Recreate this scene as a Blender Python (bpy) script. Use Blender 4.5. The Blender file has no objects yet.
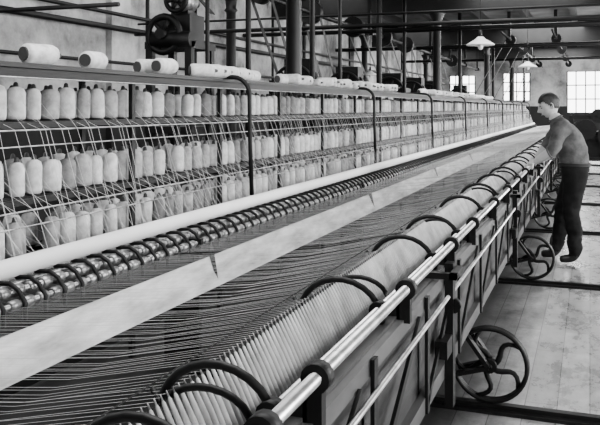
import bpy, math, random
from mathutils import Vector, Matrix
from mathutils import noise as mn
random.seed(7)
C = bpy.context.scene.collection

# ---------------- materials ----------------
def mat(name, val, rough=0.6, metal=0.0, noise=0.0, nscale=8.0, bump=0.0, stretch=(1,1,1), spec=0.5):
    m = bpy.data.materials.new(name); m.use_nodes = True
    nt = m.node_tree; b = nt.nodes['Principled BSDF']
    b.inputs['Roughness'].default_value = rough
    b.inputs['Metallic'].default_value = metal
    b.inputs['Specular IOR Level'].default_value = spec
    b.inputs['Base Color'].default_value = (val, val, val, 1)
    if noise > 0 or bump > 0:
        tc = nt.nodes.new('ShaderNodeTexCoord'); mp = nt.nodes.new('ShaderNodeMapping')
        mp.inputs['Scale'].default_value = stretch
        nz = nt.nodes.new('ShaderNodeTexNoise'); nz.inputs['Scale'].default_value = nscale
        nz.inputs['Detail'].default_value = 6; nz.inputs['Roughness'].default_value = .6
        nt.links.new(tc.outputs['Object'], mp.inputs['Vector'])
        nt.links.new(mp.outputs['Vector'], nz.inputs['Vector'])
        if noise > 0:
            r = nt.nodes.new('ShaderNodeMapRange')
            r.inputs['From Min'].default_value = 0.3; r.inputs['From Max'].default_value = 0.7
            r.inputs['To Min'].default_value = max(0, val*(1-noise)); r.inputs['To Max'].default_value = min(1, val*(1+noise))
            nt.links.new(nz.outputs['Fac'], r.inputs['Value'])
            nt.links.new(r.outputs['Result'], b.inputs['Base Color'])
        if bump > 0:
            bp = nt.nodes.new('ShaderNodeBump'); bp.inputs['Strength'].default_value = bump
            bp.inputs['Distance'].default_value = 0.01
            nt.links.new(nz.outputs['Fac'], bp.inputs['Height']); nt.links.new(bp.outputs['Normal'], b.inputs['Normal'])
    return m

M_yarn = mat('cotton_yarn', 0.60, 0.95, noise=0.3, nscale=18, bump=.3, spec=.1)
M_yarn2 = mat('cotton_yarn_grey', 0.36, 0.95, noise=0.35, nscale=18, bump=.3, spec=.1)
M_yarn3 = mat('cotton_yarn_soiled', 0.20, 0.95, noise=0.4, nscale=18, bump=.3, spec=.1)
M_cop = mat('cop_yarn', 0.62, 0.9, noise=0.25, nscale=10, spec=.1)
M_wood = mat('bobbin_wood', 0.04, 0.5)
M_iron = mat('black_iron', 0.004, 0.5, noise=0.6, nscale=12, spec=.25)
M_iron2 = mat('grey_iron', 0.014, 0.5, noise=0.5, nscale=10, spec=.3)
M_steel = mat('polished_steel', 0.6, 0.32, metal=0.85, noise=0.4, nscale=14)
M_dsteel = mat('oiled_steel', 0.30, 0.38, metal=0.8, noise=0.6, nscale=14)
M_white = mat('clearer_cloth', 0.88, 0.7, noise=0.1, nscale=6, stretch=(1,0.3,1))
M_plank = mat('pale_plank', 0.60, 0.75, noise=0.5, nscale=7, stretch=(2,0.4,2), bump=0.2, spec=.2)
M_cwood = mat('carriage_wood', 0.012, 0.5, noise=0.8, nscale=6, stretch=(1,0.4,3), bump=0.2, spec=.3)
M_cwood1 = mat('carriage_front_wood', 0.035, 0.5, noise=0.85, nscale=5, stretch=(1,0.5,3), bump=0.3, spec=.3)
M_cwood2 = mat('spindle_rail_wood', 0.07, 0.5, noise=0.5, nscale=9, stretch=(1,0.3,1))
M_thread = mat('thread', 0.62, 0.9)
M_rov = mat('roving_strand', 0.45, 0.9)
M_ceil = mat('ceiling_paint', 0.16, 0.9, noise=0.5, nscale=1.0)
M_enamel = mat('white_enamel', 0.8, 0.25)
M_belt = mat('leather_belt', 0.02, 0.6)
M_col = mat('column_paint', 0.007, 0.45, noise=0.5, nscale=3, spec=.3)
M_skin = mat('skin', 0.50, 0.55, noise=0.1, nscale=20)
M_hair = mat('dark_hair', 0.006, 0.5, noise=0.5, nscale=60, bump=0.5)
M_shirt = mat('work_shirt', 0.085, 0.9, noise=0.5, nscale=10, bump=0.8, spec=.2)
M_trou = mat('work_trousers', 0.008, 0.9, noise=0.5, nscale=9, bump=0.8, spec=.15)
M_shoe = mat('boot_leather', 0.006, 0.4)
M_lip = mat('lips', 0.16, 0.5)
M_eye = mat('eye', 0.02, 0.2)
M_strap = mat('belt_leather', 0.006, 0.7)

def wall_mat():
    m = bpy.data.materials.new('wall_paint'); m.use_nodes = True
    nt = m.node_tree; b = nt.nodes['Principled BSDF']; b.inputs['Roughness'].default_value = 0.85
    g = nt.nodes.new('ShaderNodeNewGeometry'); sx = nt.nodes.new('ShaderNodeSeparateXYZ')
    nt.links.new(g.outputs['Position'], sx.inputs[0])
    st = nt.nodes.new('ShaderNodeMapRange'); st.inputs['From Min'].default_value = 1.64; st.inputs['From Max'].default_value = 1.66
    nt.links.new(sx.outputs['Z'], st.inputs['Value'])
    nz = nt.nodes.new('ShaderNodeTexNoise'); nz.inputs['Scale'].default_value = 0.55; nz.inputs['Detail'].default_value = 9
    nz.inputs['Roughness'].default_value = .68
    nt.links.new(g.outputs['Position'], nz.inputs['Vector'])
    r = nt.nodes.new('ShaderNodeMapRange'); r.inputs['From Min'].default_value = 0.38; r.inputs['From Max'].default_value = 0.62
    r.inputs['To Min'].default_value = 0.09; r.inputs['To Max'].default_value = 0.55
    nt.links.new(nz.outputs['Fac'], r.inputs['Value'])
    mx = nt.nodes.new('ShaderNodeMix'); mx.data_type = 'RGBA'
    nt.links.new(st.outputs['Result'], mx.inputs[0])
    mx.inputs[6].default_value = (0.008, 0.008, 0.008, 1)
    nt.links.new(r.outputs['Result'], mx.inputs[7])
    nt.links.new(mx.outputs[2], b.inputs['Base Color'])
    return m
M_wall = wall_mat()

def floor_mat():
    m = bpy.data.materials.new('floor_boards'); m.use_nodes = True
    nt = m.node_tree; b = nt.nodes['Principled BSDF']
    g = nt.nodes.new('ShaderNodeNewGeometry')
    mp = nt.nodes.new('ShaderNodeMapping'); mp.inputs['Rotation'].default_value = (0, 0, math.radians(90))
    nt.links.new(g.outputs['Position'], mp.inputs['Vector'])
    br = nt.nodes.new('ShaderNodeTexBrick')
    br.inputs['Scale'].default_value = 1.0
    br.inputs['Brick Width'].default_value = .95; br.inputs['Row Height'].default_value = 0.16
    br.inputs['Mortar Size'].default_value = 0.003; br.inputs['Mortar Smooth'].default_value = 0.4
    br.inputs['Color1'].default_value = (0.21, 0.21, 0.21, 1); br.inputs['Color2'].default_value = (0.34, 0.34, 0.34, 1)
    br.inputs['Mortar'].default_value = (0.05, 0.05, 0.05, 1)
    nt.links.new(mp.outputs['Vector'], br.inputs['Vector'])
    nz = nt.nodes.new('ShaderNodeTexNoise'); nz.inputs['Scale'].default_value = 3.0; nz.inputs['Detail'].default_value = 9
    nz.inputs['Roughness'].default_value = .75
    mp2 = nt.nodes.new('ShaderNodeMapping'); mp2.inputs['Scale'].default_value = (1.6, .8, 1)
    nt.links.new(g.outputs['Position'], mp2.inputs['Vector']); nt.links.new(mp2.outputs['Vector'], nz.inputs['Vector'])
    r = nt.nodes.new('ShaderNodeMapRange'); r.inputs['From Min'].default_value = 0.36; r.inputs['From Max'].default_value = 0.64
    r.inputs['To Min'].default_value = 0.4; r.inputs['To Max'].default_value = 1.6
    nt.links.new(nz.outputs['Fac'], r.inputs['Value'])
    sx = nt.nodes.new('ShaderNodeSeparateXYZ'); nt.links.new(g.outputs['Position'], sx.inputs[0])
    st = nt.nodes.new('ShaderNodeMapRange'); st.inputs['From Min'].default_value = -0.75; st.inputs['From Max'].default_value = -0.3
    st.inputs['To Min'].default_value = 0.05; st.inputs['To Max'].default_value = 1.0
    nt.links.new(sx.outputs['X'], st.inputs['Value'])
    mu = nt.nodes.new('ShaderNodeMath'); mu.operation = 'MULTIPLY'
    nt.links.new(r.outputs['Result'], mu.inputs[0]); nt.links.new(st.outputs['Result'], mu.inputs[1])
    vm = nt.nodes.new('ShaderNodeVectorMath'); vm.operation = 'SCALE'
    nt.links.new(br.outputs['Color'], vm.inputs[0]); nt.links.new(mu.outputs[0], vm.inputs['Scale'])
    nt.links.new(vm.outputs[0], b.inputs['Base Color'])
    rr = nt.nodes.new('ShaderNodeMapRange'); rr.inputs['To Min'].default_value = 0.16; rr.inputs['To Max'].default_value = 0.4
    nt.links.new(nz.outputs['Fac'], rr.inputs['Value'])
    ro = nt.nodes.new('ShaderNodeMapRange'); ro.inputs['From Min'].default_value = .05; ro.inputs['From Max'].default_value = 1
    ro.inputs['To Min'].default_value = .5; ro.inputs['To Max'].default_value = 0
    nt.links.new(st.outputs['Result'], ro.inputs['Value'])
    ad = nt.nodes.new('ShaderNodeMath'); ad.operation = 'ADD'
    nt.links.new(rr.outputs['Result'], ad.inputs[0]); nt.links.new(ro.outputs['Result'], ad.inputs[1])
    nt.links.new(ad.outputs[0], b.inputs['Roughness'])
    bp = nt.nodes.new('ShaderNodeBump'); bp.inputs['Strength'].default_value = .3; bp.inputs['Distance'].default_value = .01
    nt.links.new(nz.outputs['Fac'], bp.inputs['Height']); nt.links.new(bp.outputs['Normal'], b.inputs['Normal'])
    return m
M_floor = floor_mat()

# ---------------- mesh builder ----------------
class MB:
    def __init__(s): s.v=[]; s.f=[]; s.m=[]; s.s=[]
    def box(s,x0,x1,y0,y1,z0,z1,m=0):
        o=len(s.v)
        s.v += [(x0,y0,z0),(x1,y0,z0),(x1,y1,z0),(x0,y1,z0),(x0,y0,z1),(x1,y0,z1),(x1,y1,z1),(x0,y1,z1)]
        for q in ((0,3,2,1),(4,5,6,7),(0,1,5,4),(1,2,6,5),(2,3,7,6),(3,0,4,7)):
            s.f.append(tuple(o+i for i in q)); s.m.append(m); s.s.append(False)
    def obox(s,p0,p1,w,h,m=0,up=(0,0,1)):
        p0=Vector(p0);p1=Vector(p1);d=(p1-p0).normalized();u=Vector(up)
        a=d.cross(u)
        if a.length<1e-4: a=d.cross(Vector((0,1,0)))
        a.normalize(); b=a.cross(d).normalized(); o=len(s.v)
        for p in (p0,p1):
            for i,j in ((-1,-1),(1,-1),(1,1),(-1,1)):
                s.v.append(tuple(p+a*(i*w/2)+b*(j*h/2)))
        for q in ((0,3,2,1),(4,5,6,7),(0,1,5,4),(1,2,6,5),(2,3,7,6),(3,0,4,7)):
            s.f.append(tuple(o+i for i in q)); s.m.append(m); s.s.append(False)
    def tube(s,pts,r,n=8,m=0,caps=True,closed=False,flat=1.0):
        pts=[Vector(p) for p in pts]; k=len(pts)
        rs = r if isinstance(r,(list,tuple)) else [r]*k
        o=len(s.v); prev=None
        for i,p in enumerate(pts):
            if closed: d=(pts[(i+1)%k]-pts[i-1])
            elif i==0: d=pts[1]-p
            elif i==k-1: d=p-pts[-2]
            else: d=(pts[i+1]-pts[i-1])
            if d.length<1e-9: d=Vector((0,0,1))
            d.normalize()
            if prev is None:
                a=d.cross(Vector((0,0,1)))
                if a.length<1e-3: a=d.cross(Vector((0,1,0)))
            else:
                a=prev-d*prev.dot(d)
            a.normalize(); prev=a; b=d.cross(a)
            for j in range(n):
                t=2*math.pi*j/n
                s.v.append(tuple(p+a*(math.cos(t)*rs[i])+b*(math.sin(t)*rs[i]*flat)))
        for i in range(k if closed else k-1):
            i2=(i+1)%k
            for j in range(n):
                j2=(j+1)%n
                s.f.append((o+i*n+j,o+i*n+j2,o+i2*n+j2,o+i2*n+j)); s.m.append(m); s.s.append(n>4)
        if caps and not closed:
            s.f.append(tuple(o+j for j in reversed(range(n)))); s.m.append(m); s.s.append(False)
            s.f.append(tuple(o+(k-1)*n+j for j in range(n))); s.m.append(m); s.s.append(False)
    def cyl(s,p0,p1,r,n=12,m=0,r1=None): s.tube([p0,p1],[r,r if r1 is None else r1],n,m)
    def lathe(s,o3,axis,prof,n=10,mats=None,m=0):
        o3=Vector(o3);ax=Vector(axis).normalized()
        a=ax.cross(Vector((0,1,0)))
        if a.length<1e-3: a=ax.cross(Vector((1,0,0)))
        a.normalize();b=ax.cross(a);o=len(s.v);k=len(prof)
        for t,r in prof:
            for j in range(n):
                th=2*math.pi*j/n
                s.v.append(tuple(o3+ax*t+a*(math.cos(th)*r)+b*(math.sin(th)*r)))
        for i in range(k-1):
            mm = mats[i] if mats else m
            for j in range(n):
                j2=(j+1)%n
                s.f.append((o+i*n+j,o+i*n+j2,o+(i+1)*n+j2,o+(i+1)*n+j)); s.m.append(mm); s.s.append(True)
        s.f.append(tuple(o+j for j in reversed(range(n)))); s.m.append(mats[0] if mats else m); s.s.append(False)
        s.f.append(tuple(o+(k-1)*n+j for j in range(n))); s.m.append(mats[-1] if mats else m); s.s.append(False)
    def ball(s,c,rx,ry,rz,n=12,k=8,m=0,fn=None,keep=None):
        o=len(s.v); c=Vector(c)
        for i in range(k+1):
            ph=math.pi*i/k
            for j in range(n):
                th=2*math.pi*j/n
                p=Vector((math.sin(ph)*math.cos(th)*rx,math.sin(ph)*math.sin(th)*ry,math.cos(ph)*rz))
                if fn: p=fn(p)
                s.v.append(tuple(p+c))
        for i in range(k):
            for j in range(n):
                j2=(j+1)%n
                q=(o+i*n+j,o+(i+1)*n+j,o+(i+1)*n+j2,o+i*n+j2)
                if keep:
                    cc=sum((Vector(s.v[a]) for a in q),Vector())/4-c
                    if not keep(cc): continue
                s.f.append(q); s.m.append(m); s.s.append(True)
    def ring(s,c,R,r,m=0,n=28,spokes=6):
        cx,cy,cz=c; pts=[(cx+R*math.cos(2*math.pi*i/n),cy,cz+R*math.sin(2*math.pi*i/n)) for i in range(n)]
        s.tube(pts,r,6,m,closed=True)
        for i in range(spokes):
            a=2*math.pi*i/spokes+.2
            s.cyl((cx,cy,cz),(cx+R*math.cos(a),cy,cz+R*math.sin(a)),r*.6,6,m)
    def build(s,name,mats,parent=None):
        me=bpy.data.meshes.new(name); me.from_pydata(s.v,[],s.f)
        for mm in mats: me.materials.append(mm)
        me.polygons.foreach_set('material_index',s.m); me.polygons.foreach_set('use_smooth',s.s)
        me.update(); ob=bpy.data.objects.new(name,me); C.objects.link(ob)
        if parent: ob.parent=parent
        return ob
def empty(name,loc=(0,0,0)):
    e=bpy.data.objects.new(name,None); e.location=loc; e.empty_display_size=0.2; C.objects.link(e); return e

Y0, Y1 = 0.2, 36.5

# ---------------- room shell ----------------
XL, XR, YB, YF, ZC = -8.0, 5.0, -4.0, 45.0, 4.8
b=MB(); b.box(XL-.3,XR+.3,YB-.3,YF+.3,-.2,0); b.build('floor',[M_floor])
b=MB(); b.box(XL-.3,XR+.3,YB-.3,YF+.3,ZC,ZC+.2); b.build('ceiling',[M_ceil])
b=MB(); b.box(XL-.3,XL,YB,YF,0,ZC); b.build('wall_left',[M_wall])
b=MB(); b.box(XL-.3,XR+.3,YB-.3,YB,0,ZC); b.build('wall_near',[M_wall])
def wall_openings(name,axis,c0,c1,lo,hi,wins,z1):
    b=MB()
    def bx(a0,a1,z0,zz):
        if a1-a0<1e-3: return
        if axis=='x': b.box(a0,a1,c0,c1,z0,zz)
        else: b.box(c0,c1,a0,a1,z0,zz)
    cur=lo
    for (a0,a1,z0,zt) in wins:
        bx(cur,a0,0,z1); bx(a0,a1,0,z0); bx(a0,a1,zt,z1); cur=a1
    bx(cur,hi,0,z1)
    return b.build(name,[M_wall])
fw=[(-7.6,-6.1,1.95,3.4),(-4.6,-3.1,1.95,3.5),(-1.2,0.75,1.28,3.55),(2.4,4.2,1.28,3.55)]
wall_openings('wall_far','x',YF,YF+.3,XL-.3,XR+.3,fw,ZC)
rw=[(y,y+2.2,1.1,3.7) for y in range(-2,43,4)]
wall_openings('wall_right','y',XR,XR+.3,YB,YF,rw,ZC)
def window(n,axis,c,w):
    b=MB(); a0,a1,z0,z1=w
    def bar(p,q,ww): b.obox(p,q,ww,.06)
    P=(lambda a,z:(a,c,z)) if axis=='x' else (lambda a,z:(c,a,z))
    for i in range(5):
        a=a0+(a1-a0)*i/4; bar(P(a,z0),P(a,z1),.06 if 0<i<4 else .14)
    for i in range(4):
        z=z0+(z1-z0)*i/3; bar(P(a0,z),P(a1,z),.06 if 0<i<3 else .14)
    b.build('window_%d'%n,[M_iron2])
k=1
for w in fw: window(k,'x',YF+.1,w); k+=1
for w in rw: window(k,'y',XR+.1,w); k+=1

for i in range(5):
    y=9.45+10.1*(i-1) if i>0 else -0.65
    b=MB(); b.box(XL,XR,y-.09,y+.09,3.93,4.13); b.box(XL,XR,y-.03,y+.03,4.13,ZC)
    b.build('ceiling_beam',[M_col])
b=MB()
for xx in (-6.5,-5,-3.5,-2,-.5,1,2.5,4): b.box(xx-.08,xx+.08,YB,YF,4.5,ZC)
b.build('ceiling_joists',[M_col])

def column(x,y,r=.11):
    b=MB()
    b.lathe((x,y,0),(0,0,1),[(0,.2),(.06,.2),(.08,.15),(.25,.13),(.28,r),(3.5,r*.9),(3.55,r*1.3),(3.6,r*.95),(3.75,r*1.1),(3.9,.2),(3.93,.2)],n=16)
    b.build('iron_column',[M_col])
for y in (-.65,9.45,19.55,29.65,39.75):
    column(-3.6,y)
for y in (19.55,29.65,39.75): column(2.6,y)
for y in (14.5,24.6,34.7): column(-6.9,y)
# ---------------- spinning machine: creel ----------------
creel=empty('bobbin_creel')
b=MB()
XF,XB=-2.66,-3.06
for z in (1.48,1.09,.77):
    b.box(XF-.03,XF,Y0,Y1,z-.03,z,0); b.box(XB,XB+.03,Y0,Y1,z-.03,z,0)
    b.box(-2.80,-2.72,Y0,Y1,z-.02,z,0); b.box(-3.0,-2.92,Y0,Y1,z-.02,z,0)
b.box(XB-.02,XF+.04,Y0,Y1,1.745,1.775,1); b.box(XF,XF+.04,Y0,Y1,1.70,1.75,0)
b.box(XB,XB+.05,Y0,Y1,.2,.3,0)
y=Y0+.3
while y<Y1:
    for x in (XF-.015,XB+.015):
        b.box(x-.014,x+.014,y-.018,y+.018,0,1.745,0)
    for z in (1.45,1.06,.74,.3): b.box(XB,XF,y-.012,y+.012,z-.02,z,0)
    y+=1.23
b.build('creel_frame',[M_iron,M_cwood],creel)
b=MB()
for (x,z,r) in ((-2.60,1.44,.005),(-2.60,1.36,.004),(-2.56,1.05,.005),(-2.58,.97,.004),(-2.55,.75,.005),(-2.62,1.70,.004)):
    b.cyl((x,Y0,z),(x,Y1,z),r,6)
b.build('guide_rods',[M_dsteel],creel)
b=MB()
for y in [1.8+3.7*i for i in range(10)]:
    if y>Y1-.3: break
    pts=[(-2.95,y,1.79),(-2.6,y,1.79)]
    for i in range(1,7):
        t=math.pi/2*i/6; pts.append((-2.6+.14*math.sin(t),y,1.79-.14*(1-math.cos(t))))
    pts+= [(-2.455,y,1.3),(-2.44,y,.88)]
    b.tube(pts,.018,8)
b.build('guard_hoops',[M_iron],creel)

prof=[(0,.034),(.01,.034),(.012,.046),(.03,.050),(.155,.050),(.182,.040),(.192,.015),(.215,.011),(.22,.004)]
b=MB(); th=MB()
for row,(z,) in enumerate(((1.482,),(1.09,),(.772,))):
    for dx,off in ((-2.76,0),(-2.96,.07)):
        y=Y0+.1+off
        while y<Y1-.05:
            if random.random()>.04:
                s=random.uniform(.76,1.08); hs=random.uniform(.92,1.02)*(1.0 if row else .95)
                n=12 if y<9 else (8 if y<18 else 6)
                ym=random.choice((0,0,0,2,2,3)); pmm=[1,ym,ym,ym,ym,ym,1,1]
                pr=[(t*hs, r*(s if 2<=i<=5 else 1)) for i,(t,r) in enumerate(prof)]
                b.lathe((dx+random.uniform(-.006,.006),y+random.uniform(-.01,.01),z),(random.uniform(-.04,.04),random.uniform(-.04,.04),1),pr,n,pmm)
                gz={0:1.44,1:1.05,2:.75}[row]; gx={0:-2.593,1:-2.553,2:-2.543}[row]
                yy=y+random.uniform(-.05,.05)
                p=(dx+.04,y,z+.1); g=(gx,yy,gz+.004); e=(-2.345,yy+.07*(row-1)+random.uniform(-.06,.06),.80)
                r=.0011 if y<16 else .0018
                th.tube([p,g,e],r,3,caps=False)
            y+=.14
b.build('roving_bobbins',[M_yarn,M_wood,M_yarn2,M_yarn3])
th.build('rovings',[M_rov],creel)
b=MB()
def lie(x,y,ang,z=1.777,s=1.0):
    b.lathe((x,y,z+.050*s),(math.sin(ang),math.cos(ang),random.uniform(-.02,.05)),[(t*s,r*s) for t,r in prof],14,[1,0,0,0,0,0,1,1])
for (x,y,a) in ((-2.75,3.28,.25),(-2.78,3.85,-.1),(-2.9,4.6,.3),(-2.72,4.55,.1),(-2.75,2.8,0)):
    lie(x,y,a,s=1.1)
for i in range(7): lie(-2.74,5.05+.16*i,random.uniform(.3,1.0),s=random.uniform(.9,1.05))
for i in range(5): lie(-2.8,6.9+.13*i,random.uniform(0,1.5))
for i in range(24): lie(-2.78-random.uniform(0,.06),7.9+.14*i,random.uniform(.2,1.9),s=random.uniform(.8,1.1))
for i in range(30): lie(-2.74,13+.35*i+random.uniform(0,.2),random.uniform(0,1.6))
b.build('spare_bobbins',[M_yarn,M_wood])

# ---------------- roller beam ----------------
rb=empty('roller_beam')
b=MB(); b.cyl((-2.36,Y0,.855),(-2.36,Y1,.855),.042,20); b.build('clearer_roller',[M_white],rb)
b=MB()
b.cyl((-2.28,Y0,.775),(-2.28,Y1,.775),.014,10); b.cyl((-2.225,Y0,.735),(-2.225,Y1,.735),.013,10); b.cyl((-2.35,Y0,.785),(-2.35,Y1,.785),.014,10)
y=Y0+.03
while y<Y1-.1:
    n=10 if y<10 else 6
    b.tube([(-2.28,y,.775),(-2.28,y+.006,.775),(-2.28,y+.05,.775),(-2.28,y+.056,.775)],[.02,.027,.027,.02],n)
    b.tube([(-2.225,y,.735),(-2.225,y+.006,.735),(-2.225,y+.05,.735),(-2.225,y+.056,.735)],[.018,.024,.024,.018],n)
    y+=.09
b.build('drafting_rollers',[M_dsteel],rb)
b=MB()
y=Y0+.10
while y<Y1-.1:
    pts=[(-2.36,y,.81),(-2.28,y,.815),(-2.235,y,.79),(-2.20,y,.74),(-2.20,y,.67)]
    b.tube(pts,.011,5); y+=.13
b.box(-2.40,-2.24,Y0,Y1,.66,.70); b.box(-2.40,-2.36,Y0,Y1,.30,.66)
b.box(-2.26,-2.235,Y0,Y1,.60,.69)
y=Y0+.4
while y<Y1:
    b.box(-2.44,-2.2,y-.02,y+.02,0,.66); b.box(-2.30,-2.19,y-.015,y+.015,.68,.76)
    b.obox((-2.24,y,.64),(-2.08,y,.5),.03,.02)
    b.obox((-2.075,y-.03,.47),(-2.15,y+.03,.72),.022,.03)
    y+=3.6
b.build('roller_stand',[M_iron],rb)
b=MB(); b.obox((-2.11,Y0,.575),(-2.11,Y1,.575),.02,.15)
b.v=[(x+(z-.575)*-.6,y,z) for x,y,z in b.v]
b.build('front_board',[M_plank],rb)
# ---------------- yarn sheet ----------------
b=MB(); y=Y0+.05; PITCH=.026
while y<Y1-.1:
    r=.00042 if y<7 else (.0006 if y<14 else .001)
    j=random.uniform(-.003,.003); z2=random.uniform(-.008,.004)
    if random.random()>.02:
        b.tube([(-2.21,y+j,.725),(-1.75,y+j*.9,.773+z2*.8),(-1.3,y+j*.5,.828+z2*.8),(-.868,y,.925)],r,3,caps=False)
    y+=PITCH
b.build('spun_yarn',[M_thread],rb)

# ---------------- carriage ----------------
car=empty('mule_carriage')
b=MB()
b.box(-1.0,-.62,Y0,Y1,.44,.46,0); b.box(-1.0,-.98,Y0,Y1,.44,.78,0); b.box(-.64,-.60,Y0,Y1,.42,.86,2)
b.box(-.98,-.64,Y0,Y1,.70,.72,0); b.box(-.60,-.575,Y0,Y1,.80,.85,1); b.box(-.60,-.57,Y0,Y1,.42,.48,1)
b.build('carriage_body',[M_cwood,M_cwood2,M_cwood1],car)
b=MB(); b.obox((-.80,Y0,.755),(-.80,Y1,.755),.12,.03)
b.build('spindle_rail',[M_cwood],car)
b=MB(); y=Y0+.05
while y<Y1-.1:
    n=8 if y<8 else 5
    ax=Vector((-.09,0,.19)); f=random.uniform(.88,1.05)
    b.lathe((-.79,y,.765),ax,[(0,.005),(.004,.008),(.09,.0084*f),(.165,.0045),(.17,.0025),(.185,.0014)],n,[1,0,0,0,1])
    y+=PITCH
b.build('spindle_cops',[M_cop,M_dsteel],car)
b=MB()
b.cyl((-.57,Y0,.95),(-.57,Y1,.95),.016,14); b.cyl((-.635,Y0,.905),(-.635,Y1,.905),.011,10)
b.cyl((-.555,Y0,.76),(-.555,Y1,.76),.009,8)
b.cyl((-.93,Y0,.925),(-.93,Y1,.925),.002,5,1); b.cyl((-.90,Y0,.89),(-.90,Y1,.89),.002,5,1)
b.build('faller_shafts',[M_steel,M_iron2],car)
hy=[.75,1.22,1.53,2.43,3.33,4.0,4.96]
while hy[-1]<Y1-1: hy.append(hy[-1]+.86)
b=MB()
for i,y in enumerate(hy):
    pts=[(-.615,y,.90)]
    for k2 in range(0,13):
        t=math.radians(-5+k2*(180/12)); R=.132
        pts.append((-.765+R*math.cos(t)*1.05,y,.87+R*.92*math.sin(t)))
    pts+=[(-.925,y,.92)]
    b.tube(pts,[.014]*3+[.0105]*10+[.007]*2,8)
    b.cyl((-.635,y-.02,.905),(-.635,y+.02,.905),.028,12)
    y2=y+.33
    pts=[]
    for k2 in range(0,10):
        t=math.radians(0+k2*(150/9)); R=.10
        pts.append((-.80+R*math.cos(t)*1.1,y2,.86+R*.7*math.sin(t)))
    if i%2: b.tube([(-.635,y2,.90)]+pts,.009,6)
    b.box(-.655,-.59,y+.10,y+.13,.80,.90); b.cyl((-.57,y+.095,.95),(-.57,y+.135,.95),.034,14)
    b.box(-.60,-.555,y+.10,y+.13,.84,.94)
b.build('faller_sickles',[M_iron],car)
b=MB()
y=Y0+.4
while y<Y1-.3:
    b.box(-.572,-.56,y-.02,y+.02,.42,.85)
    b.obox((-.566,y,.46),(-.566,y+.62,.80),.012,.03,up=(0,0,1))
    b.box(-.99,-.6,y-.015,y+.015,.46,.70)
    y+=.76
y=3.3
while y<Y1-.3:
    b.box(-.57,-.535,y-.03,y+.03,.30,.90); b.cyl((-.535,y-.02,.72),(-.535,y+.02,.72),.03,10)
    b.box(-.66,-.50,y-.16,y-.13,.86,.885); b.box(-.53,-.50,y-.16,y+.02,.86,.885); b.box(-.58,-.53,y-.2,y-.08,.55,.62)
    y+=3.05
b.build('carriage_brackets',[M_iron],car)
def wheel(y,x=-.48,R=.195):
    b=MB(); zc=.042+R; n=40
    for dy in (-.018,0,.018):
        rr=R-.0115
        b.tube([(x+rr*math.cos(2*math.pi*i/n),y+dy,zc+rr*math.sin(2*math.pi*i/n)) for i in range(n)],.0115,8,closed=True)
    b.cyl((x,y-.045,zc),(x,y+.045,zc),.036,16); b.cyl((x,y-.075,zc),(x,y+.075,zc),.016,10)
    for s5 in range(5):
        a0=2*math.pi*s5/5+.3; pts=[]
        for i in range(9):
            t=i/8; rr=.03+(R-.045)*t; a=a0+.55*math.sin(math.pi*t)+ .25*t
            pts.append((x+rr*math.cos(a),y,zc+rr*math.sin(a)))
        b.tube(pts,[.016-.005*i/8 for i in range(9)],8)
    b.build('wheel',[M_iron],car)
    b=MB()
    for dy in (-.06,.06):
        b.obox((x,y+dy,zc),(-.63,y+dy,.44),.02,.045,up=(0,1,0)); b.obox((x,y+dy,zc),(-.80,y+dy,.14),.02,.04,up=(0,1,0))
        b.obox((-.80,y+dy,.10),(-.80,y+dy,.46),.03,.04,up=(0,1,0))
    b.build('wheel_fork',[M_iron],car)
ry=[1.04+3.05*i for i in range(12)]
for y in ry: wheel(y)
for y in ry:
    b=MB(); b.box(-2.2,1.6,y-.06,y+.06,0,.018); b.box(-2.2,1.6,y-.022,y+.022,.018,.04)
    b.build('carriage_rail',[M_iron])

# ---------------- mule headstock in mid-length ----------------
b=MB(); ys=21.2
for x in (-.45,.35,.9):
    for yy in (ys,ys+1.0): b.box(x-.05,x+.05,yy-.04,yy+.04,0,1.35)
for z in (.25,.8,1.32):
    for yy in (ys,ys+1.0): b.box(-.45,.9,yy-.03,yy+.03,z-.05,z+.05)
    for x in (-.45,.9): b.box(x-.03,x+.03,ys,ys+1,z-.04,z+.04)
b.box(-.45,.9,ys+.1,ys+.9,.25,.95)
for (x,z,R) in ((-.1,1.0,.26),(.5,.85,.32),(.2,1.35,.18)):
    b.cyl((x,ys-.12,z),(x,ys-.06,z),R,24); b.cyl((x,ys-.2,z),(x,ys+1.1,z),.03,10)
b.build('mule_headstock',[M_iron])

# ---------------- drive gear behind the creel ----------------
b=MB(); gx,gy=-4.45,8.0
for x in (gx-.25,gx+.25):
    for yy in (gy-.25,gy+.25): b.box(x-.04,x+.04,yy-.04,yy+.04,0,2.3)
for z in (.4,1.3,2.26): b.box(gx-.3,gx+.3,gy-.3,gy+.3,z-.04,z+.04)
b.ring((gx-.05,gy-.3,2.38),.20,.04); b.ring((gx+.05,gy-.2,2.78),.13,.03)
b.cyl((gx-.05,gy-.4,2.38),(gx-.05,gy+.3,2.38),.06,12); b.cyl((gx+.05,gy-.35,2.78),(gx+.05,gy+.3,2.78),.04,12)
b.cyl((gx+.05,gy-.12,2.78),(gx+.05,gy+.12,2.78),.12,24,1)
b.box(gx-.22,gx+.2,gy-.15,gy+.2,2.3,2.62); b.box(gx-.1,gx+.12,gy-.05,gy+.1,2.6,3.4)
b.cyl((gx-.2,gy-.28,2.32),(gx+.30,gy-.28,2.32),.09,14,0)
b.build('drive_gearing',[M_iron,M_dsteel])
ls_=empty('line_shafting')
b=MB()
b.cyl((-5.2,1,3.45),(-5.2,40,3.45),.05,10)
for y in range(3,40,4):
    b.box(-5.24,-5.16,y-.03,y+.03,3.4,4.6); b.box(-5.3,-5.1,y-.06,y+.06,3.38,3.52)
for y in (8,11.5,14,17,19.8,22.5,27,31):
    b.cyl((-5.2,y+.5,3.45),(-5.2,y+.68,3.45),random.choice((.15,.2,.24)),24)
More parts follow.
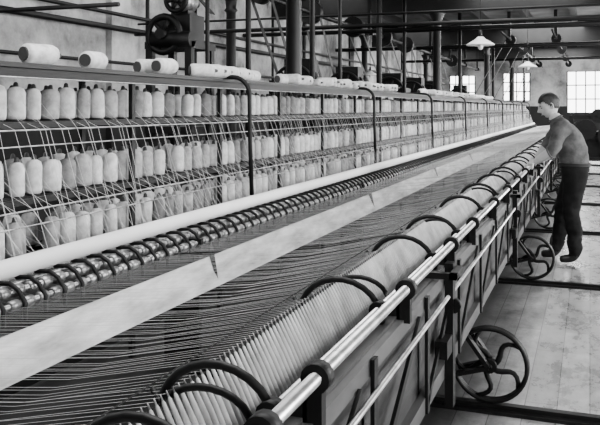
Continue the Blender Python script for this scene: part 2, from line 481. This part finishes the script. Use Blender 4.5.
for x in (-1,-2.4):
    b.cyl((x,23,3.75),(x,44,3.75),.035,8)
    for y in (26,31,36,41): b.cyl((x,y,3.75),(x,y+.2,3.75),.16,20); b.box(x-.05,x+.05,y-.6,y-.5,3.7,4.6)
b.build('shafts_and_pulleys',[M_iron],ls_)
b=MB()
for (y,x2,z2) in ((8.5,-4.45,2.7),(12,-4.5,1.4),(14.5,-4.6,1.3),(17.5,-4.3,1.2),(20.3,-4.4,1.2),(23,-4.6,1.2),(27.5,-4.3,1.2)):
    b.obox((-5.38,y+.08,3.45),(x2-.12,y+.08,z2),.12,.008,up=(1,0,0)); b.obox((-5.02,y+.08,3.45),(x2+.12,y+.08,z2),.12,.008,up=(1,0,0))
for (y,x2) in ((31.1,-3.4),(36.1,-3.0),(26.1,-3.5)):
    b.obox((-2.55,y,3.75),(x2-.1,y,1.9),.12,.01,up=(1,0,0)); b.obox((-2.25,y,3.75),(x2+.2,y,1.9),.12,.01,up=(1,0,0))
b.build('drive_belts',[M_belt],ls_)
for (x,y) in ((-4.5,12.0),(-4.45,14.6),(-4.3,17.6),(-4.4,20.4),(-4.5,23.1),(-4.3,27.6)):
    b=MB()
    for dx in (-.35,.35): b.box(x+dx-.04,x+dx+.04,y-.3,y+.3,0,2.0)
    for z in (.5,1.3,1.96): b.box(x-.35,x+.35,y-.28,y+.28,z-.05,z+.05)
    b.ring((x,y-.2,1.9),.34,.03); b.cyl((x,y-.4,1.9),(x,y+.4,1.9),.04,10); b.cyl((x+.1,y+.02,2.0),(x+.1,y+.16,2.0),.22,20)
    b.box(x-.2,x+.25,y-.1,y+.3,2.0,2.35)
    b.build('counter_drive',[M_iron])
b=MB()
for (x,z,r) in ((-7.78,2.95,.05),(-7.78,3.2,.035),(-7.8,2.35,.03)):
    b.cyl((x,YB+.02,z),(x,YF-.02,z),r,10)
for y in (5,8.5,12.8,14.7,16.4,19,21.4,26,30,34): b.cyl((-7.83,y,0),(-7.83,y,4.7),.04,8)
for (x,y,r) in ((-3.75,8.35,.035),(-3.9,7.6,.025),(-3.7,14.2,.055),(-3.9,15.0,.035),(-3.9,12.4,.035),(-4.0,11.3,.045),(-3.9,17.2,.04),(-3.8,24.5,.06),(-3.75,33,.06),(-2.9,38,.06)):
    b.cyl((x,y,0),(x,y,4.7),r,8)
for (y,z,r) in ((12.4,2.9,.035),(12.5,3.1,.02),(17.2,3.3,.05),(24.5,3.45,.06),(34,3.6,.06),(5.6,2.42,.02)):
    b.cyl((-7.85,y,z),((-3.7 if y<6 else 4.9),y,z),r,8)
b.build('service_pipes',[M_iron])
b=MB()
for y in (2,7,12,17,22,27,32,37,42): b.box(XL,XL+.12,y-.3,y+.3,0,ZC)
b.build('trim_1',[M_wall])

def lamp(x,y,z=2.6):
    b=MB()
    b.lathe((x,y,z),(0,0,1),[(0,.235),(.012,.237),(.05,.18),(.10,.09),(.14,.05),(.145,.03)],24,m=0)
    b.cyl((x,y,z+.14),(x,y,z+.26),.03,12,1); b.cyl((x,y,z+.26),(x,y,ZC-.2),.006,6,1)
    b.cyl((x,y,4.55),(x,y,4.8),.04,10,1)
    b.ball((x,y,z-.02),.045,.045,.06,12,8,2)
    b.build('pendant_lamp',[M_enamel,M_iron,M_enamel])
for p in ((-1.72,13.3),(-1.5,20.8),(-6.6,24.2),(-6.6,32),(-1.7,5.8)): lamp(*p)

# ---------------- worker ----------------
man=empty('mill_worker',(0,0,0))
V=[];E=[];R=[]
def sv(p,r,par=None):
    V.append(p);R.append(r)
    if par is not None: E.append((par,len(V)-1))
    return len(V)-1
yc=8.32
pel=sv((-.13,yc,.93),.158)
wa=sv((-.145,yc,1.06),.150,pel); ch=sv((-.195,yc,1.21),.172,wa); uc=sv((-.265,yc,1.34),.140,ch)
nb=sv((-.320,yc,1.425),.074,uc); nt_=sv((-.360,yc,1.50),.058,nb)
ls=sv((-.27,yc-.17,1.345),.088,uc); le0=sv((-.32,yc-.225,1.21),.074,ls); le=sv((-.355,yc-.25,1.11),.060,le0); lf=sv((-.445,yc-.20,1.055),.048,le); lw=sv((-.525,yc-.14,1.005),.030,lf)
rs=sv((-.29,yc+.17,1.345),.088,uc); re0=sv((-.38,yc+.23,1.22),.074,rs); re=sv((-.43,yc+.25,1.13),.060,re0); rf=sv((-.49,yc+.24,1.065),.048,re); rw_=sv((-.535,yc+.22,1.005),.030,rf)
for sgn,kx,axx in ((-1,-.18,-.14),(1,-.27,-.33)):
    h=sv((-.145,yc+sgn*.085,.84),.122,pel); mth=sv(((-.15+kx)/2,yc+sgn*.1,.67),.106,h); kn=sv((kx,yc+sgn*.11,.49),.088,mth)
    ca=sv(((kx+axx)/2+.02,yc+sgn*.11,.32),.082,kn); an=sv((axx,yc+sgn*.11,.12),.074,ca)
    ft=sv((axx-.02,yc+sgn*.11,.055),.05,an); to=sv((axx-.15,yc+sgn*.12,.042),.038,ft)
me=bpy.data.meshes.new('body'); me.from_pydata(V,E,[])
ob=bpy.data.objects.new('body_src',me); C.objects.link(ob)
md=ob.modifiers.new('skin','SKIN'); md.use_smooth_shade=True
for i,sk in enumerate(me.skin_vertices[0].data):
    sk.radius=(R[i],R[i]); sk.use_root=(i==0)
sd=ob.modifiers.new('sub','SUBSURF'); sd.levels=3; sd.render_levels=3
dg=bpy.context.evaluated_depsgraph_get(); ev=ob.evaluated_get(dg)
bm_=bpy.data.meshes.new_from_object(ev)
bpy.data.objects.remove(ob)
for v in bm_.vertices:
    p=v.co
    if p.z>.09 and p.z<1.43 and not (p.x<-.36 and p.z<1.12 and p.z>.95):
        v.co=p+v.normal*(.012*mn.noise(Vector((p.x*9,p.y*9,p.z*16)))+.006*mn.noise(Vector((p.x*25,p.y*25,p.z*30))))
body=bpy.data.objects.new('body',bm_); C.objects.link(body); body.parent=man
bm_.materials.clear()
for m_ in (M_shirt,M_trou,M_skin,M_shoe): bm_.materials.append(m_)
cuffs=[]
for (a,c2) in ((le,lf),(re,rf)):
    A=Vector(V[a]); D=(Vector(V[c2])-A).normalized(); cuffs.append((A+D*.005,D))
NK=(Vector(V[nb])+Vector((-.008,0,.017)),(Vector(V[nt_])-Vector(V[nb])).normalized())
for p in bm_.polygons:
    c=p.center; p.use_smooth=True
    k3=0
    if c.z<.085: k3=3
    elif c.z<.985 and c.x>-.36: k3=1
    for (O,D) in cuffs:
        d=c-O
        if d.dot(D)>0 and (d-D*d.dot(D)).length<.09 and d.dot(D)<.3 and c.z>.93: k3=2
    d=c-NK[0]
    if d.dot(NK[1])>0 and d.length<.14: k3=2
    p.material_index=k3
def fitted_band(b,O,D,rmax,rad,m,grow=.004,n=28):
    D=D.normalized(); a=D.orthogonal().normalized(); c=D.cross(a)
    pts2=[]
    for v in bm_.vertices:
        d=v.co-O; t=d.dot(D); q=d-D*t
        if abs(t)<.02 and q.length<rmax: pts2.append((math.atan2(q.dot(c),q.dot(a)),q.length))
    out=[]
    for i in range(n):
        th=-math.pi+2*math.pi*i/n
        near=[l for (g,l) in pts2 if abs((g-th+math.pi)%(2*math.pi)-math.pi)<.32]
        out.append((sum(near)/len(near)) if near else rmax*.6)
    out=[(out[i-1]+out[i]+out[(i+1)%n])/3 for i in range(n)]
    P=[O+(a*math.cos(-math.pi+2*math.pi*i/n)+c*math.sin(-math.pi+2*math.pi*i/n))*(out[i]+grow) for i in range(n)]
    b.tube(P,rad,6,closed=True,m=m)
b=MB()
fitted_band(b,Vector((-.138,yc,.975)),Vector((0,0,1)),.2,.012,0)
fitted_band(b,Vector((-.138,yc,.992)),Vector((0,0,1)),.2,.012,0)
fitted_band(b,NK[0],NK[1],.10,.011,1)
for (O,D) in cuffs: fitted_band(b,O,D,.07,.009,1)
b.build('belt_collar_cuffs',[M_strap,M_shirt],man)
def hand(wy,sg):
    b=MB()
    b.tube([(-.505,wy,1.012),(-.525,wy,1.004),(-.545,wy,.996),(-.57,wy,.988),(-.592,wy,.981)],[.024,.027,.036,.042,.038],12,0,flat=.5)
    for i,(dy,L) in enumerate(((-.033,.9),(-.011,1.05),(.011,1.0),(.033,.8))):
        yy=wy+dy*sg
        P=[(-.585,yy,.983),(-.605,yy+dy*.1,.972),(-.605-.006*L,yy+dy*.1,.953),(-.598,yy+dy*.1,.953-.024*L),(-.584,yy,.953-.032*L)]
        b.tube(P,[.0105,.0105,.0098,.009,.0065],8,0)
    P=[(-.535,wy-.030*sg,.990),(-.538,wy-.055*sg,.975),(-.540,wy-.066*sg,.955),(-.548,wy-.068*sg,.936)]
    b.tube(P,[.014,.0125,.0115,.008],8,0)
    b.build('hand',[M_skin],man)
hand(yc-.14,1); hand(yc+.22,-1)
tilt=math.radians(22); hc=Vector((-.390,yc,1.575))
RM=Matrix.Rotation(math.radians(14),3,'Z')@Matrix.Rotation(-tilt,3,'Y')
a_,b_,c_=.100,.079,.120
def headfn(p):
    u,w,h=-p.x,p.y,p.z
    q=h/c_
    if q<0:
        w*=1-.32*(-q)**1.4
        if u<0: u*=1-.40*(-q)**1.2
        else: u*=1+.06*(-q)
    else:
        if u<0: u*=1.08
    if u>0:
        u+=.030*math.exp(-(w/.012)**2-((h+.022)/.016)**2)
        u+=.014*math.exp(-(w/.010)**2-((h-.0)/.022)**2)
        u+=.006*math.exp(-((h-.026)/.012)**2)*math.exp(-(w/.05)**2)
        u-=.010*math.exp(-((abs(w)-.030)/.014)**2-((h-.004)/.012)**2)
        u+=.009*math.exp(-(w/.022)**2-((h+.062)/.010)**2)
        u-=.004*math.exp(-(w/.03)**2-((h+.080)/.007)**2)
        u+=.014*math.exp(-(w/.026)**2-((h+.102)/.016)**2)
    return Vector((-u,w,h))
def hf(p): return RM@headfn(p)
b=MB()
b.ball(hc,a_,b_,c_,56,44,0,fn=hf)
def hairfn(p):
    q=headfn(Vector((p.x,p.y,p.z)))
    return RM@(q*(1.085+.02*mn.noise(q*30))+Vector((.003,0,.008)))
RI=RM.inverted()
def keep(cc):
    l=RI@cc; u,h=-l.x,l.z
    lim=.062 if u>.055 else (.062-(.055-u)/.075*.10 if u>-.02 else -.038-(-.02-u)*.4)
    if abs(l.y)<.05 and u>.03: lim=.058
    return h>lim
b.ball(hc,a_,b_,c_,56,44,1,fn=hairfn,keep=keep)
for sg in (-1,1):
    e=hc+RM@Vector((.004,sg*.078,-.004))
    pts=[]
    for i in range(12):
        t=2*math.pi*i/12
        pts.append(hc+RM@Vector((.008+.014*math.cos(t)*(1.1 if math.sin(t)>0 else .8),sg*(.081+.006*math.cos(t)),-.006+.028*math.sin(t))))
    b.tube(pts,.0055,6,0,closed=True); b.ball(e,.010,.006,.020,8,6,0)
    ey=hc+RM@Vector((-.080,sg*.030,.004)); b.ball(ey,.010,.012,.008,10,8,3)
    pts=[hc+RM@Vector((-.096+.012*t*t,sg*(.016+.03*t),.026+.004*math.sin(t*3))) for t in (0,.3,.6,1)]
    b.tube(pts,.004,5,1)
pts=[hc+RM@Vector((-.103+.010*t*t,.022*t,-.064)) for t in (-1,-.5,0,.5,1)]
b.tube(pts,.0045,6,2)
b.build('head',[M_skin,M_hair,M_lip,M_eye],man)

# ---------------- lights ----------------
def area(name,loc,rot,sx,sy,e):
    l=bpy.data.lights.new(name,'AREA'); l.shape='RECTANGLE'; l.size=sx; l.size_y=sy; l.energy=e
    o=bpy.data.objects.new(name,l); o.location=loc; o.rotation_euler=rot; C.objects.link(o)
for i,y in enumerate((3,11.5,20,28.5,37)):  # area lamps added under the closed ceiling for top light; no roof glazing
    area('ceiling_fill',( -1.5,y,4.45),(0,0,0),2.6,4.0,(270,250,320,640,900)[i])
    area('ceiling_fill',( -6.3,y,4.45),(0,0,0),1.6,4.5,(200,90,60,90,140)[i])
for i,w in enumerate(rw[::2]):
    area('window_daylight',(XR+.25,(w[0]+w[1])/2,2.4),(0,math.radians(90),0),2.5,2.1,(620,760,900,1050,1300,1300)[i])
W=bpy.data.worlds.new('World'); bpy.context.scene.world=W; W.use_nodes=True
W.node_tree.nodes['Background'].inputs[0].default_value=(1,1,1,1); W.node_tree.nodes['Background'].inputs[1].default_value=9.0

# ---------------- camera ----------------
cd=bpy.data.cameras.new('cam'); cd.sensor_width=36; cd.lens=780/600*36; cd.shift_y=-104.5/600; cd.clip_end=200
co=bpy.data.objects.new('cam',cd); co.location=(0,0,1.55); co.rotation_euler=(math.radians(90),0,math.atan(290/780)); C.objects.link(co)
bpy.context.scene.camera=co
